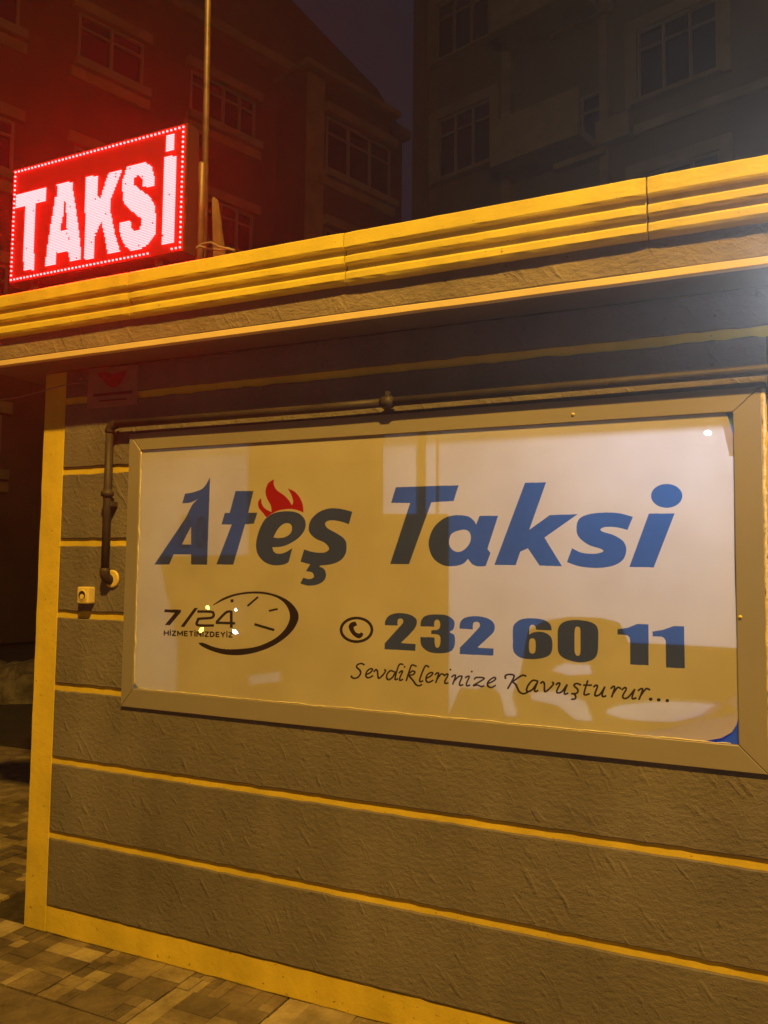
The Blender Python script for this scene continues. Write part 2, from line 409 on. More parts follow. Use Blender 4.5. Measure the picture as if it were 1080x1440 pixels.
# left-hand brown building with a projecting bay
e2 = Vector((.326, .945, 0)).normalized(); nb = Vector((e2.y, -e2.x, 0))
d = ray(430, 200); qb = CAM+d*(20/d.dot(AF))
lb = empty('apartment_building', (0, 0, 0), 'brown brick apartment house with a projecting bay and sloping roof behind the red sign', 'building')
BAY = 1.15
qm = qb-nb*BAY
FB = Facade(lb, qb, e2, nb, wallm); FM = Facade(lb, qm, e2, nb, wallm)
B1 = rect(FB, 459, 516, 163, 241)
storeyL = B1[2]-FB.sz(455, 293)[1]+ (B1[3]-B1[2])*1.0
storeyL = 2.9
bay_end = FB.sz(548, 260)[0]; zt = FB.sz(430, 95)[1]
bay_holes = [(B1[0], B1[1]+.9, B1[2]-storeyL*k, B1[3]-storeyL*k) for k in range(0, 5) if B1[2]-storeyL*k > .5]
bb = MB()
wall_with_holes(FB, 0, bay_end, 0, zt, bay_holes, wallm, .25)
for h in bay_holes:
    FB.window(*h, cols=3, surround=0)
    FB.part('lintel', bandm, h[0]-.1, bay_end+.12, h[3]+.05, h[3]+.28, .003, .20)
    FB.part('sill_band', bandm, h[0]-.3, bay_end+.1, h[2]-.42, h[2]-.2, .003, .12)
FB.part('corner_post', bandm, .002, .55, 0, zt-.1, .004, .05)
FB.part('bay_cornice', bandm, -.15, bay_end+.2, zt+.003, zt+.14, -BAY, .22)
FB.part('bay_side', wallm, .0, .25, 0, zt, -BAY+.003, -.253)
FB.part('bay_side', wallm, bay_end-.25, bay_end, 0, zt, -BAY+.003, -.253)
# main facade
sA = FM.sz(268, 98)[0]; sB = FM.sz(359, 134)[0]; zA1 = FM.sz(268, 98)[1]; zA0 = FM.sz(268, 160)[1]
m_h = [(sA, sB, zA0-storeyL*k, zA1-storeyL*k) for k in range(0, 6) if zA0-storeyL*k > .4]
w2 = sB-sA
for k in range(0, 6):
    if zA0-storeyL*k > .4:
        for off in (-1.45, -2.9): m_h.append((sA+off*w2, sA+off*w2+w2*.8, zA0-storeyL*k, zA1-storeyL*k))
zm = FM.sz(298, 52)[1]; m_end = FM.sz(566, 172)[0]
wall_with_holes(FM, sA-4.4*w2, m_end, 0, zm, m_h, wallm, .25)
for i_, h in enumerate(m_h):
    FM.window(*h, cols=4 if h[0] == sA else 2, surround=0)
    FM.part('lintel', bandm, h[0]-.15, h[1]+.15, h[3]+.03, h[3]+.25, .003, .14)
    FM.part('sill_band', bandm, h[0]-.15, h[1]+.15, h[2]-.42, h[2]-.2, .003, .10)
FM.part('eave', bandm, sA-4.4*w2, m_end, zm+.003, zm+.25, -.5, .35)
# roof: one solid whose far end slopes down
pts = [(FM.sz(x, y)[0], FM.sz(x, y)[1]) for x, y in ((416, -6), (538, 122), (567, 172))]
rf = MB(); O = Vector((FM.q.x, FM.q.y, 0))
prof = [(sA-4.4*w2, zm+.26), (pts[2][0]+.1, zm+.26)] if pts[2][1] < zm+.26 else [(sA-4.4*w2, zm+.26), (pts[2][0], zm+.26), pts[2]]
prof += [pts[1], pts[0], (sA-4.4*w2, pts[0][1]+1.0)]
fr_ = [rf.b.verts.new(O+e2*a-nb*.2+UP*z) for a, z in prof]; bk_ = [rf.b.verts.new(O+e2*a-nb*9+UP*z) for a, z in prof]
rf.b.faces.new(fr_); rf.b.faces.new(bk_[::-1])
for i in range(len(prof)): rf.b.faces.new([fr_[i], bk_[i], bk_[(i+1) % len(prof)], fr_[(i+1) % len(prof)]])
rf.build('roof', roofm, lb)
FM.part('back_wall', wallm, sA-4.4*w2, m_end, 0, zm, -9, -8.7)
FM.part('end_wall', wallm, m_end-.25, m_end, 0, zm, -8.697, -.253)

# building across the street, behind the camera (only its lamps are mirrored in the glass)
paneM2 = mat('matt_dark_pane', (.012, .010, .014), .6, .2)
ob = empty('street_house', (0, 0, 0), 'plain dark plastered house across the street facing the kiosk', 'building')
FO = Facade(ob, Vector((-14, -15, 0)), Vector((1, 0, 0)), Vector((0, 1, 0)), greym)
oh = [(1.2+k*3.4, 2.9+k*3.4, 1.2+3*j, 2.7+3*j) for k in range(8) for j in range(3)]
wall_with_holes(FO, 0, 28, 0, 9.6, oh, greym)
paneM = paneM2
for h in oh: FO.window(*h, cols=2, surround=0)
FO.part('roof', roofm, -.3, 28.3, 9.603, 9.9, -8, .5)
FO.part('end_wall', greym, 0, .3, 0, 9.6, -8, -.303); FO.part('end_wall', greym, 27.7, 28, 0, 9.6, -8, -.303)
def mirrored(px, py, Y):
    p = at(px, py, -.02); v = (p-CAM); v.y = -v.y; return p+v*((Y-p.y)/v.y)
for (px, py, c, r, s_, lab) in ((291, 853, (1, .55, .12), .055, 130, 'small orange lamp on the dark house across the street'),
                     (283, 886, (1, .50, .10), .07, 90, 'small orange lamp on a low post across the street'),
                     (331, 857, (.8, .9, 1), .05, 160, 'small white lamp near the left end of the dark house across the street'),
                     (329, 888, (.8, .9, 1), .065, 120, 'small white lamp on a low post across the street'),
                     (997, 608, (.95, .95, 1), .07, 260, 'bright white lamp high on the right end of the house across the street')):
    low = py > 880
    p = mirrored(px, py, -6 if low else -14.75)
    if low: r *= .5
    r0 = empty('wall_lamp', (0, 0, 0), lab, 'lamp')
    b = MB(); b.tube([(p.x, p.y-r*1.0, p.z), (p.x, p.y-r*.6, p.z), (p.x, p.y, p.z), (p.x, p.y+r*.6, p.z), (p.x, p.y+r*1.0, p.z)], [r*.25, r*.8, r, r*.8, r*.25], 10)
    b.build('bulb', emis('lamp_glass_lit', c, s_), r0)
    b = MB(); b.tube([(p.x, p.y, -.06), (p.x, p.y, p.z-r*.9)] if low else [(p.x, -15, p.z), (p.x, p.y-r*1.02, p.z)], r*.4, 8); b.build('post' if low else 'bracket', M['black_metal'], r0)

# ------------------------------------------------------------------ the taxi kiosk
XL, XR = -2.82, 2.70
ZS = 2.325                       # soffit
D = .19                          # eave depth
OP = (-2.272, -.072, 1.012, 1.966)   # window opening x0 x1 z0 z1
ks = empty('taxi_kiosk', (0, 0, 0), 'grey and yellow rendered taxi kiosk with a large framed window and ribbed yellow roof edge', 'kiosk')
b = MB(); T = .11
b.box((XL, 0, 0), (OP[0], T, ZS)); b.box((OP[1], 0, 0), (XR, T, ZS)); b.box((OP[0], 0, 0), (OP[1], T, OP[2])); b.box((OP[0], 0, OP[3]), (OP[1], T, ZS))
b.build('wall', M['yellow'], ks)
b = MB(); b.box((XL, T+.001, 0), (XL+.1, 2.3, ZS)); b.box((XR-.1, T+.001, 0), (XR, 2.3, ZS)); b.box((XL, 2.301, 0), (XR, 2.4, ZS))
b.build('side_wall', M['yellow'], ks)
b = MB(); b.box((XL+.101, T+.002, .0), (XR-.101, 2.3, .06)); b.build('floor', M['room'], ks)
b = MB(); b.box((XL+.101, T+.002, ZS-.05), (XR-.101, 2.3, ZS-.002)); b.build('ceiling', M['room'], ks)
b = MB(); b.box((XL+.1015, T+.003, .061), (XL+.12, 2.298, ZS-.052)); b.box((XR-.12, T+.003, .061), (XR-.1015, 2.298, ZS-.052)); b.box((XL+.121, 2.28, .061), (XR-.121, 2.2985, ZS-.052))
b.build('room_lining', M['room'], ks)
# corner pillar and base band stand 3 mm proud of the yellow render
def jag(x0, x1, z0, z1, step=.035, amp=.0016):
    pts = []
    def seg(a, c, n, hor):
        out = []
        for i in range(n):
            t = i/n; x = a[0]+(c[0]-a[0])*t; z = a[1]+(c[1]-a[1])*t
            j = random.gauss(0, amp) if 0 < i else 0
            out.append((x, z+j) if hor else (x+j*.6, z))
        return out
    nx = max(2, int((x1-x0)/step)); nz = max(2, int((z1-z0)/step))
    pts += seg((x0, z0), (x1, z0), nx, True)+seg((x1, z0), (x1, z1), nz, False)+seg((x1, z1), (x0, z1), nx, True)+seg((x0, z1), (x0, z0), nz, False)
    return pts
def strip_mb(b, x0, x1, z0, z1, yf, yb, bev=.004, step=.035, amp=.0016, ampz1=None):
    '''bevelled slab with slightly uneven long edges, built as a row of quads'''
    n = max(3, int((x1-x0)/step)); prev = None; k0 = k1 = 0
    xs = [x0, x0+bev]+[x0+bev+(x1-x0-2*bev)*i/n for i in range(1, n)]+[x1-bev, x1]
    for i, x in enumerate(xs):
        end = i in (0, len(xs)-1)
        if 0 < i < len(xs)-1: k0 = random.gauss(0, amp); k1 = random.gauss(0, amp if ampz1 is None else ampz1)
        a, c = z0+k0, z1+k1; y = yf+bev if end else yf
        e_ = bev if end else 0
        ring = [b.b.verts.new((x, yy, zz)) for yy, zz in ((yb, a), (yf+bev, a+e_*.6), (y, a+bev+e_*.3), (y, c-bev-e_*.3), (yf+bev, c-e_*.6), (yb, c))]
        if prev:
            for k in range(6): b.b.faces.new([prev[k], prev[(k+1) % 6], ring[(k+1) % 6], ring[k]])
        else: b.b.faces.new(ring[::-1])
        prev = ring
    b.b.faces.new(prev)
PX = -2.703
b = MB(); b.prism(jag(XL-.003, PX, 0.0, ZS-.001, .06, .0012), -.003, .001, .0015); b.build('corner_pillar', M['yellow'], ks)
b = MB(); strip_mb(b, PX+.0005, XR+.003, .003, .108, -.0032, .001, .0015, .05, .0012); b.build('base_band', M['yellow'], ks)
# textured panels between the yellow joints
J = [2.194-.3*k for k in range(7)]; HJ = .0152
rows = [(J[0]+HJ, ZS-.002)]+[(J[k+1]+HJ, J[k]-HJ) for k in range(6)]+[(.113, J[6]-HJ)]
def roundc(pts, x0, z0):  # nothing: corners are softened by the bevel
    return pts
FX0, FX1, FZ0, FZ1 = -2.326, -.004, .943, 2.031       # outer edge of the frame
PYF = -.0095
def panel(x0, x1, z0, z1, amp=.0016, az1=None):
    b = MB(); strip_mb(b, x0, x1, z0, z1, PYF, .002, .0035, amp=amp*.65, ampz1=az1); b.build('wall_panel', M['panel'], ks)
for (z0, z1) in rows:
    pl, pr = PX+.006, XR-.12
    if z1 < FZ0+.05 or z0 > FZ1-.002: panel(pl, pr, z0, z1)
    elif z1 > FZ1:                                   # row cut out around the frame's top
        c0, c1, cz = FX0+.012, FX1-.012, FZ1-.015
        panel(pl, c0, z0, z1); panel(c1+.028, pr, z0, z1); panel(c0+.0008, c1+.0272, cz, z1, .0001, .0016)
    else:
        panel(pl, FX0+.002, z0, z1); panel(FX1+.016, pr, z0, z1)
# eave: soffit, fascia, trim, coping
b = MB(); b.box((XL-.19, -D+.002, ZS+.001), (XR+.19, -.0005, ZS+.03)); b.box((XL-.19, 0, ZS+.001), (XR+.19, 2.58, ZS+.03)); b.build('soffit', M['soffit'], ks)
b = MB(); b.box((XL-.19, -D+.03, ZS+.031), (XR+.19, 2.58, 2.565)); b.build('roof', M['roof'], ks)
b = MB()
xe = XR+.2; strip_mb(b, XL-.2, xe, ZS+.024, 2.50, -D, -D+.028, .002, .09, .0006); b.build('fascia', M['fascia'], ks)
b = MB(); strip_mb(b, XL-.203, xe+.003, ZS-.002, ZS+.021, -D-.004, -D+.02, .002, .12, .0004); b.build('fascia_trim', M['trim'], ks)
# coping: ribbed moulded lengths. profile (y, z) from the top back down
def coping(x0, x1):
    pr = [(-D+.09, 2.598), (-D-.040, 2.606), (-D-.047, 2.600), (-D-.048, 2.556), (-D-.045, 2.550), (-D-.028, 2.549),
          (-D-.029, 2.532), (-D-.037, 2.528), (-D-.040, 2.523), (-D-.040, 2.504), (-D-.037, 2.499), (-D-.020, 2.498),
          (-D-.021, 2.482), (-D-.030, 2.478), (-D-.033, 2.472), (-D-.033, 2.452), (-D-.028, 2.444), (-D-.018, 2.439), (-D-.001, 2.438), (-D+.001, 2.50), (-D+.025, 2.567), (-D+.09, 2.57)]
    b = MB(); nseg = 24; prev = None; ph = random.uniform(0, 9)
    for i in range(nseg+1):
        x = x0+(x1-x0)*i/nseg; e_ = .0035*max(0, 1-min(i, nseg-i)/1.0)
        ring = []
        for k, (y, z) in enumerate(pr):
            wv = .0012*math.sin(x*3.1+ph+k*.4)+random.gauss(0, .0004)
            ring.append(b.b.verts.new((x, y+wv*.5+(e_ if y < -D-.01 else 0), z+wv)))
        if prev:
            for k in range(len(pr)): b.b.faces.new([prev[k], prev[(k+1) % len(pr)], ring[(k+1) % len(pr)], ring[k]])
        else: b.b.faces.new(ring[::-1])
        prev = ring
    b.b.faces.new(prev)
    b.build('coping_length', M['yellow_coping'], ks)
xj = [XL-.24, -2.165, -1.243, -.284, .66, 1.60, XR+.24]
for a, c in zip(xj, xj[1:]): coping(a+.0022, c-.0022)

# window: mitred frame, glass, sealant
win = MB(); YF = -.021
def mitre(name, a, c, d_, e_, inner=False):
    b = MB(); V = [(a, d_), (c, e_)]
    return b
outer = [(FX0, FZ0), (FX1, FZ0), (FX1, FZ1), (FX0, FZ1)]; inner = [(-2.266, 1.016), (-.079, 1.016), (-.079, 1.961), (-2.266, 1.961)]
wroot = None
hold = MB(); hold.box((OP[0]+.0005, .0, OP[2]+.0005), (OP[1]-.0005, .006, OP[2]+.004)); wroot = hold.build('window', M['frame'], ks)
names = ['frame_rail', 'frame_stile', 'frame_rail', 'frame_stile']
for k in range(4):
    o0, o1, i1, i0 = Vector(outer[k]), Vector(outer[(k+1) % 4]), Vector(inner[(k+1) % 4]), Vector(inner[k])
    dvec = (o1-o0).normalized()*.0004                    # hairline at the mitres
    quad = [(p.x, p.y) for p in (o0+dvec, o1-dvec, i1-dvec, i0+dvec)]
    b = MB(); b.prism(quad, YF, .0, .0025); b.build(names[k], M['frame'], wroot)
gl = bpy.data.materials.new('window_glass'); gl.use_nodes = True; N = gl.node_tree.nodes; L = gl.node_tree.links; N.clear()
out = N.new('ShaderNodeOutputMaterial'); ms = N.new('ShaderNodeMixShader'); tr = N.new('ShaderNodeBsdfTransparent'); gs = N.new('ShaderNodeBsdfGlossy'); fz = N.new('ShaderNodeFresnel')
gs.inputs['Roughness'].default_value = .012; fz.inputs['IOR'].default_value = 1.62
tcn = N.new('ShaderNodeTexCoord'); wn = N.new('ShaderNodeTexNoise'); wn.inputs['Scale'].default_value = 6; wb = N.new('ShaderNodeBump'); wb.inputs['Distance'].default_value = .0004
L.new(tcn.outputs['Object'], wn.inputs['Vector']); L.new(wn.outputs['Fac'], wb.inputs['Height']); L.new(wb.outputs[0], gs.inputs['Normal'])
gg = N.new('ShaderNodeNewGeometry'); inv = N.new('ShaderNodeMath'); inv.operation = 'SUBTRACT'; inv.inputs[0].default_value = 1; L.new(gg.outputs['Backfacing'], inv.inputs[1])
mul = N.new('ShaderNodeMath'); mul.operation = 'MULTIPLY'; L.new(fz.outputs[0], mul.inputs[0]); L.new(inv.outputs[0], mul.inputs[1])
L.new(mul.outputs[0], ms.inputs[0]); L.new(tr.outputs[0], ms.inputs[1]); L.new(gs.outputs[0], ms.inputs[2]); L.new(ms.outputs[0], out.inputs[0])
b = MB(); b.box((inner[0][0]-.006, -.0165, inner[0][1]-.006), (inner[1][0]+.006, -.0145, inner[2][1]+.006)); b.build('glass', gl, wroot)
def bead(x, z0, z1, r, horizontal=False, y=-.014):
    b = MB(); pts = []; rr = []; n = int(abs(z1-z0)/.02)
    for i in range(n+1):
        t = z0+(z1-z0)*i/n; j = random.gauss(0, .0012)
        pts.append((t, y, x+j) if horizontal else (x+j, y, t)); rr.append(max(.001, r*random.uniform(.6, 1.35)))
    b.tube(pts, rr, 6); b.build('sealant_bead', M['foam'], wroot)
bead(FX1+.004, FZ0, FZ1-.005, .0065); bead(FX0-.001, 1.15, 1.90, .0014, y=-.0135); bead(-2.2635, 1.03, 1.955, .0022, y=-.0182)
bead(1.0185, -2.25, -.10, .0018, True, y=-.0182)
# two dabs of yellow paint on the frame
for (px, py, r) in ((806, 583, .006), (1041, 868, .006)):
    p = at(px, py, YF); b = MB(); b.tube([(p.x, YF+.001, p.z), (p.x, YF-.003, p.z), (p.x+.001, YF-.005, p.z-.001)], [r, r*.9, r*.3], 9)
    b.build('paint_dab', M['yellow_coping'], wroot)

# ------------------------------------------------------------------ the printed poster
PY = -.0120
X0, X1, Z0, Z1 = -2.285, -.060, 1.000, 1.980; RES = .00065
NW, NH = int((X1-X0)/RES), int((Z1-Z0)/RES)
class Crop:
    def __init__(s, ox, oy, k): s.a = (ox, oy, k)
    def __call__(s, x, y):
        p = at(s.a[0]+x/s.a[2], s.a[1]+y/s.a[2], PY); return ((p.x-X0)/RES, (p.z-Z0)/RES)
C0 = Crop(200, 650, 3.375); C1 = Crop(350, 660, 7.2); C2 = Crop(540, 670, 7.2); C3 = Crop(680, 670, 5.143); C4 = Crop(220, 820, 5.143)
C5 = Crop(470, 850, 4.6957); C6 = Crop(710, 860, 4.0); C7 = Crop(485, 925, 4.6957); C8 = Crop(700, 940, 4.1538); CI = Crop(780, 650, 4.0)
def outline(txt):
    pts = []; 
    for t in txt.split():
        c = t.endswith('*'); x, y = t.rstrip('*').split(','); pts.append((float(x), float(y), c))
    n = len(pts); out = []
    for i in range(n):
        p1, p2 = pts[i], pts[(i+1) % n]
        if p1[2] and p2[2]: out.append(p1[:2]); continue
        p0 = pts[i-1] if not p1[2] else p1; p3 = pts[(i+2) % n] if not p2[2] else p2
        for k in range(8):
            t = k/8
            out.append(tuple(.5*(2*p1[j]+(p2[j]-p0[j])*t+(2*p0[j]-5*p1[j]+4*p2[j]-p3[j])*t*t+(-p0[j]+3*p1[j]-3*p2[j]+p3[j])*t**3) for j in (0, 1)))
    return out
def smooth(pts, n=6):
    if len(pts) < 3: return pts
    out = []
    for i in range(len(pts)-1):
        p0, p1, p2, p3 = pts[max(i-1, 0)], pts[i], pts[i+1], pts[min(i+2, len(pts)-1)]
        for k in range(n):
            t = k/n; out.append(tuple(.5*(2*p1[j]+(p2[j]-p0[j])*t+(2*p0[j]-5*p1[j]+4*p2[j]-p3[j])*t*t+(-p0[j]+3*p1[j]-3*p2[j]+p3[j])*t**3) for j in (0, 1)))
    return out+[pts[-1]]
def fill(mask, polys):
    """even-odd scanline fill of polygons (texel coordinates) into a boolean mask"""
    ys = [p[1] for P in polys for p in P]; xs = [p[0] for P in polys for p in P]
    j0, j1 = max(0, int(min(ys))-1), min(mask.shape[0], int(max(ys))+2); i0, i1 = max(0, int(min(xs))-1), min(mask.shape[1], int(max(xs))+2)
    if j1 <= j0 or i1 <= i0: return
    sub = np.zeros((j1-j0, i1-i0), bool); cx = np.arange(i0, i1)+.5; cyv = np.arange(j0, j1)+.5
    for P in polys:
        for (xa, ya), (xb, yb) in zip(P, P[1:]+P[:1]):
            if ya == yb: continue
            lo, hi = min(ya, yb), max(ya, yb)
            r0, r1 = np.searchsorted(cyv, lo), np.searchsorted(cyv, hi)
            if r1 <= r0: continue
            xi = xa+(cyv[r0:r1]-ya)*(xb-xa)/(yb-ya)
            sub[r0:r1] ^= cx[None, :] > xi[:, None]
    mask[j0:j1, i0:i1] |= sub
def stroke(mask, crop, pts, wd, nib=None):
    """polyline pen: round when nib is None, else a slanted flat nib (dx, dy) in crop units"""
    P = smooth(pts)
    for a, c in zip(P, P[1:]):
        if nib:
            dx, dy = nib; q = [(a[0]-dx, a[1]-dy), (a[0]+dx, a[1]+dy), (c[0]+dx, c[1]+dy), (c[0]-dx, c[1]-dy)]
            fill(mask, [[crop(*v) for v in q]])
        L_ = math.hypot(c[0]-a[0], c[1]-a[1]) or 1
        ux, uy = (c[0]-a[0])/L_, (c[1]-a[1])/L_
        q = [(a[0]-uy*wd-ux*wd*.4, a[1]+ux*wd-uy*wd*.4), (a[0]+uy*wd-ux*wd*.4, a[1]-ux*wd-uy*wd*.4), (c[0]+uy*wd+ux*wd*.4, c[1]-ux*wd+uy*wd*.4), (c[0]-uy*wd+ux*wd*.4, c[1]+ux*wd+uy*wd*.4)]
        fill(mask, [[crop(*v) for v in q]])
def draw(mask, crop, *outs): fill(mask, [[crop(*p) for p in outline(t)] for t in outs])
def ell(cx, cy, rx, ry, n=40): return [(cx+rx*math.cos(2*math.pi*k/n), cy+ry*math.sin(2*math.pi*k/n)) for k in range(n)]
blue = np.zeros((NH, NW), bool); red = np.zeros_like(blue); dark = np.zeros_like(blue)
# Ateş
draw(blue, C0, '57,486* 128,486* 149,438* 232,438* 232,486* 308,487* 322,72* 290,122 245,142 203,150* 190,195* 228,192 264,176* 238,202 208,262* ', '188,391* 232,305* 232,391*')
draw(blue, C0, '443,137* 528,137* 503,240* 546,240* 530,292* 488,295* 432,487* 352,485* 425,296* 376,296* 392,241* 415,241*')
draw(blue, C1, '180,490 270,440 400,425 500,445 560,500 575,570 550,640 490,705 400,760 320,785 237,788* 250,830 290,855 360,845 440,800* 402,940* 350,965 250,972 160,940 95,870 72,780 85,680 125,570',
     '248,690* 290,610 340,560 385,545 425,560 437,600 420,650 370,685 300,697')
draw(blue, C1, '1047,430* 1012,557* 930,530 840,517 785,530 772,560 800,600 890,650 960,700 988,760 980,850 930,920 840,960 725,975* 712,985* 760,1010 780,1060 765,1120 700,1165 600,1178 520,1155* 550,1098* 610,1112 655,1095 655,1065 630,1040 577,1033* 622,962* 570,950 522,935* 560,812* 650,838 750,845 805,820 805,785 760,740 680,705 620,650 605,590 630,510 700,440 790,402 880,395 970,410')
draw(red, C1, '256,103* 250,150 280,210 350,260 400,310 435,365* 448,330 430,260 393,195* 460,225 510,280 545,360 552,438* 470,408 400,403 310,415 240,445 178,488* 140,440 100,390 95,330 124,291* 130,350 165,400 230,434* 222,370 185,300 168,230 185,160 215,125')
# Taksi
draw(blue, C2, '120,110* 755,90* 705,250* 480,262* 252,890* 62,888* 265,270* 72,268*')
draw(blue, C2, '755,393 850,405 910,450 932,490* 968,400* 1155,399* 1047,735* 1078,777* 1029,907* 960,912 895,890 850,835* 800,885 710,908 600,900 500,830 455,720 460,620 510,510 600,430 680,400',
     '800,540 860,560 880,620 860,690 800,750 740,765 690,740 660,690 665,620 700,570')
draw(blue, C3, '300,47* 452,43* 330,387* 480,280* 680,274* 440,443* 567,650* 405,645* 320,520* 265,545* 232,642* 78,640*')
draw(blue, C3, '1080,293* 1040,388* 970,370 890,365 848,380 860,400 940,425 1010,470 1032,530 1010,600 940,645 830,662 700,652 603,620* 640,520* 710,552 800,560 862,545 850,525 760,495 690,440 672,380 690,310 760,275 870,262 980,267')
draw(blue, CI, '530,290* 675,288* 557,592* 420,590*'); fill(blue, [[CI(*p) for p in ell(630, 190, 88, 67)]])
# 7/24 and the clock swoosh
draw(dark, C4, '60,190* 178,193* 176,212* 96,305* 60,303* 134,215* 56,210*'); draw(dark, C4, '275,180* 300,180* 200,318* 174,316*')
stroke(dark, C4, [(300, 206), (395, 208), (413, 222), (411, 240), (392, 252), (312, 258), (299, 270), (299, 304), (412, 307)], 9)
stroke(dark, C4, [(541, 320), (541, 208)], 10); stroke(dark, C4, [(545, 208), (505, 212), (437, 280)], 9); stroke(dark, C4, [(432, 287), (566, 291)], 9)
draw(dark, C4, '405,160* 480,110 570,78 680,62 790,66 900,98 980,150 1027,225 1012,300 950,380 850,450 740,495 620,520 500,517 400,490 330,458 302,433* 340,433 410,460 500,478 620,475 740,455 850,405 920,345 958,280 962,215 930,150 870,105 790,82 690,76 580,90 490,122 415,160*')
draw(dark, C4, '536,120* 556,116* 558,137* 537,141*')
for a, c, wd in (((733, 102), (660, 165), 7), ((816, 201), (874, 188), 7), ((712, 299), (848, 339), 9)): stroke(dark, C4, [a, c], wd)
# small capitals
G = {'H': (1, [[(0, 0), (0, 1)], [(1, 0), (1, 1)], [(0, .5), (1, .5)]]), 'İ': (.0, [[(0, 0), (0, 1)], [(0, -.28), (0, -.2)]]), 'Z': (.85, [[(0, .02), (.85, .02)], [(.85, .04), (0, .96)], [(0, .98), (.85, .98)]]),
     'M': (1.2, [[(0, 1), (0, 0)], [(0, 0), (.6, .75)], [(.6, .75), (1.2, 0)], [(1.2, 0), (1.2, 1)]]), 'E': (.72, [[(0, 0), (0, 1)], [(0, .02), (.72, .02)], [(0, .5), (.66, .5)], [(0, .98), (.72, .98)]]),
     'T': (.9, [[(0, .02), (.9, .02)], [(.45, 0), (.45, 1)]]), 'N': (1, [[(0, 1), (0, 0)], [(0, 0), (1, 1)], [(1, 1), (1, 0)]]),
     'D': (.95, [[(0, 0), (0, 1)], [(0, .02), (.5, .02)], [(.5, .02), (.9, .25)], [(.9, .25), (.9, .75)], [(.9, .75), (.5, .98)], [(.5, .98), (0, .98)]]),
     'Y': (.95, [[(0, 0), (.475, .5)], [(.95, 0), (.475, .5)], [(.475, .5), (.475, 1)]])}
word = 'HİZMETİNİZDEYİZ'; H = 33; UW = 22.5; gap = 11.5
tot = sum(G[c][0]*UW+gap for c in word)-gap; kx = (548-57)/tot
x = 57
for c in word:
    gw, st_ = G[c]
    for s2 in st_:
        q = [(x+u*UW*kx, 343+(x-57)*.028+v*H+2) for u, v in s2]; stroke(dark, C4, q, 4.6)
    x += (gw*UW+gap)*kx
# phone icon and number
fill(dark, [[C5(*p) for p in ell(147, 168, 111, 87)], [C5(*p) for p in ell(147, 168, 93, 69)]])
draw(dark, C5, '96,140 112,120 140,114* 152,138* 128,152 140,182 165,193 176,184* 192,193* 186,210 165,224 138,214 112,188 98,160')
draw(blue, C5, '335,137* 337,110 358,78 400,60 450,58 505,70 540,95 545,125 530,160 490,205 440,255* 537,262* 535,306* 332,296* 333,258* 380,205 430,150 455,120 452,100 437,93 420,102 418,140*')
draw(blue, C5, '570,145* 575,105 605,75 670,66 740,72 785,100 795,130 785,165 762,183 790,200 798,235 792,280 765,312 700,323 630,315 585,285 570,250 570,215* 662,218* 665,265 675,285 690,282 700,260 700,215 680,198 640,195* 642,170* 680,168 698,150 697,115 682,100 668,105 660,120 660,147*')
draw(blue, C5, '828,160* 832,120 860,90 920,78 990,85 1040,108 1060,145 1050,185 1010,225 945,285* 1052,292* 1050,338* 828,328* 830,285* 880,235 945,165 962,140 955,120 935,115 918,125 915,165*')
draw(blue, C6, '45,170 46,90 65,60 100,42 160,38 220,48 255,72 263,106* 175,102* 172,84 155,74 140,84 137,112 137,130* 160,118 205,114 245,130 265,160 265,215 250,245 210,262 150,268 90,260 55,235 45,205', '137,170 145,153 162,152 172,170 172,218 163,235 147,235 137,220')
draw(blue, C6, '297,165 300,95 330,60 385,48 450,52 500,68 523,100 525,165 520,235 495,270 440,286 380,280 325,258 300,225', '392,120 397,90 409,85 421,92 425,120 425,215 421,243 409,249 397,240 392,215')
draw(blue, C6, '633,100* 690,92* 745,70* 808,73* 808,303* 705,298* 703,150* 685,133 633,130*')
draw(blue, C6, '830,113* 890,103* 950,82* 1008,83* 1012,320* 906,315* 905,165* 885,143 832,140*')
# slogan in a calligraphic hand
T7 = '''128,47 110,38 85,45 78,62 100,85 103,105 85,130 55,135 40,120|135,112 165,100 182,80 172,72 150,85 138,110 145,130 165,130 185,118|192,92 205,78 215,90 222,135 250,115 268,88 262,78
325,92 300,86 278,110 277,135 290,145 315,128 335,92|385,45 365,42 350,65 332,130 335,145 350,138|358,100 372,88 380,92 362,135 365,150 382,142|472,57 450,48 435,60 405,152|415,112 445,88 462,95 450,112 425,118 450,150 470,178 490,185 508,176
555,62 535,52 520,75 495,140 498,158 515,152|535,137 565,122 580,103 570,97 545,112 535,140 543,160 562,160 582,148|595,112 610,100 618,108 600,165|608,142 635,108 655,113|655,120 672,108 680,115 660,155 665,170 682,165
705,127 722,115 730,122 712,175|718,157 750,125 772,122 768,140 757,170 762,183 780,178|795,132 812,122 820,128 802,172 808,186 825,180|855,142 870,130 920,137 850,182 875,180 900,190 918,185|940,172 975,157 995,140 985,130 955,148 940,172 950,192 972,195 995,182'''
T8 = '''45,60 45,42 70,35 95,42 85,70 58,118|165,45 140,42 85,78|85,78 105,95 125,135 150,148 175,138|235,75 205,70 180,95 168,125 180,135 205,120 232,80|232,80 215,125 222,135 235,128|250,88 262,78 272,90 275,135 305,115 325,90 318,80
340,95 355,85 362,92 345,130 350,143 375,135 405,95|405,95 390,135 392,150 410,145|485,97 462,88 445,100 468,125 460,145 430,148|448,150 455,165 450,178 430,180|525,72 505,140 510,155 535,148|500,98 548,98|560,108 575,98 582,108 568,145 572,160 598,150 625,108
625,108 610,150 615,165 632,160|660,117 675,105 682,115 665,168|673,147 700,112 718,118|725,125 742,112 750,122 730,160 738,175 762,168 800,122|800,122 785,165 790,178 808,172|820,130 838,118 845,128 825,182|836,157 865,120 888,125'''
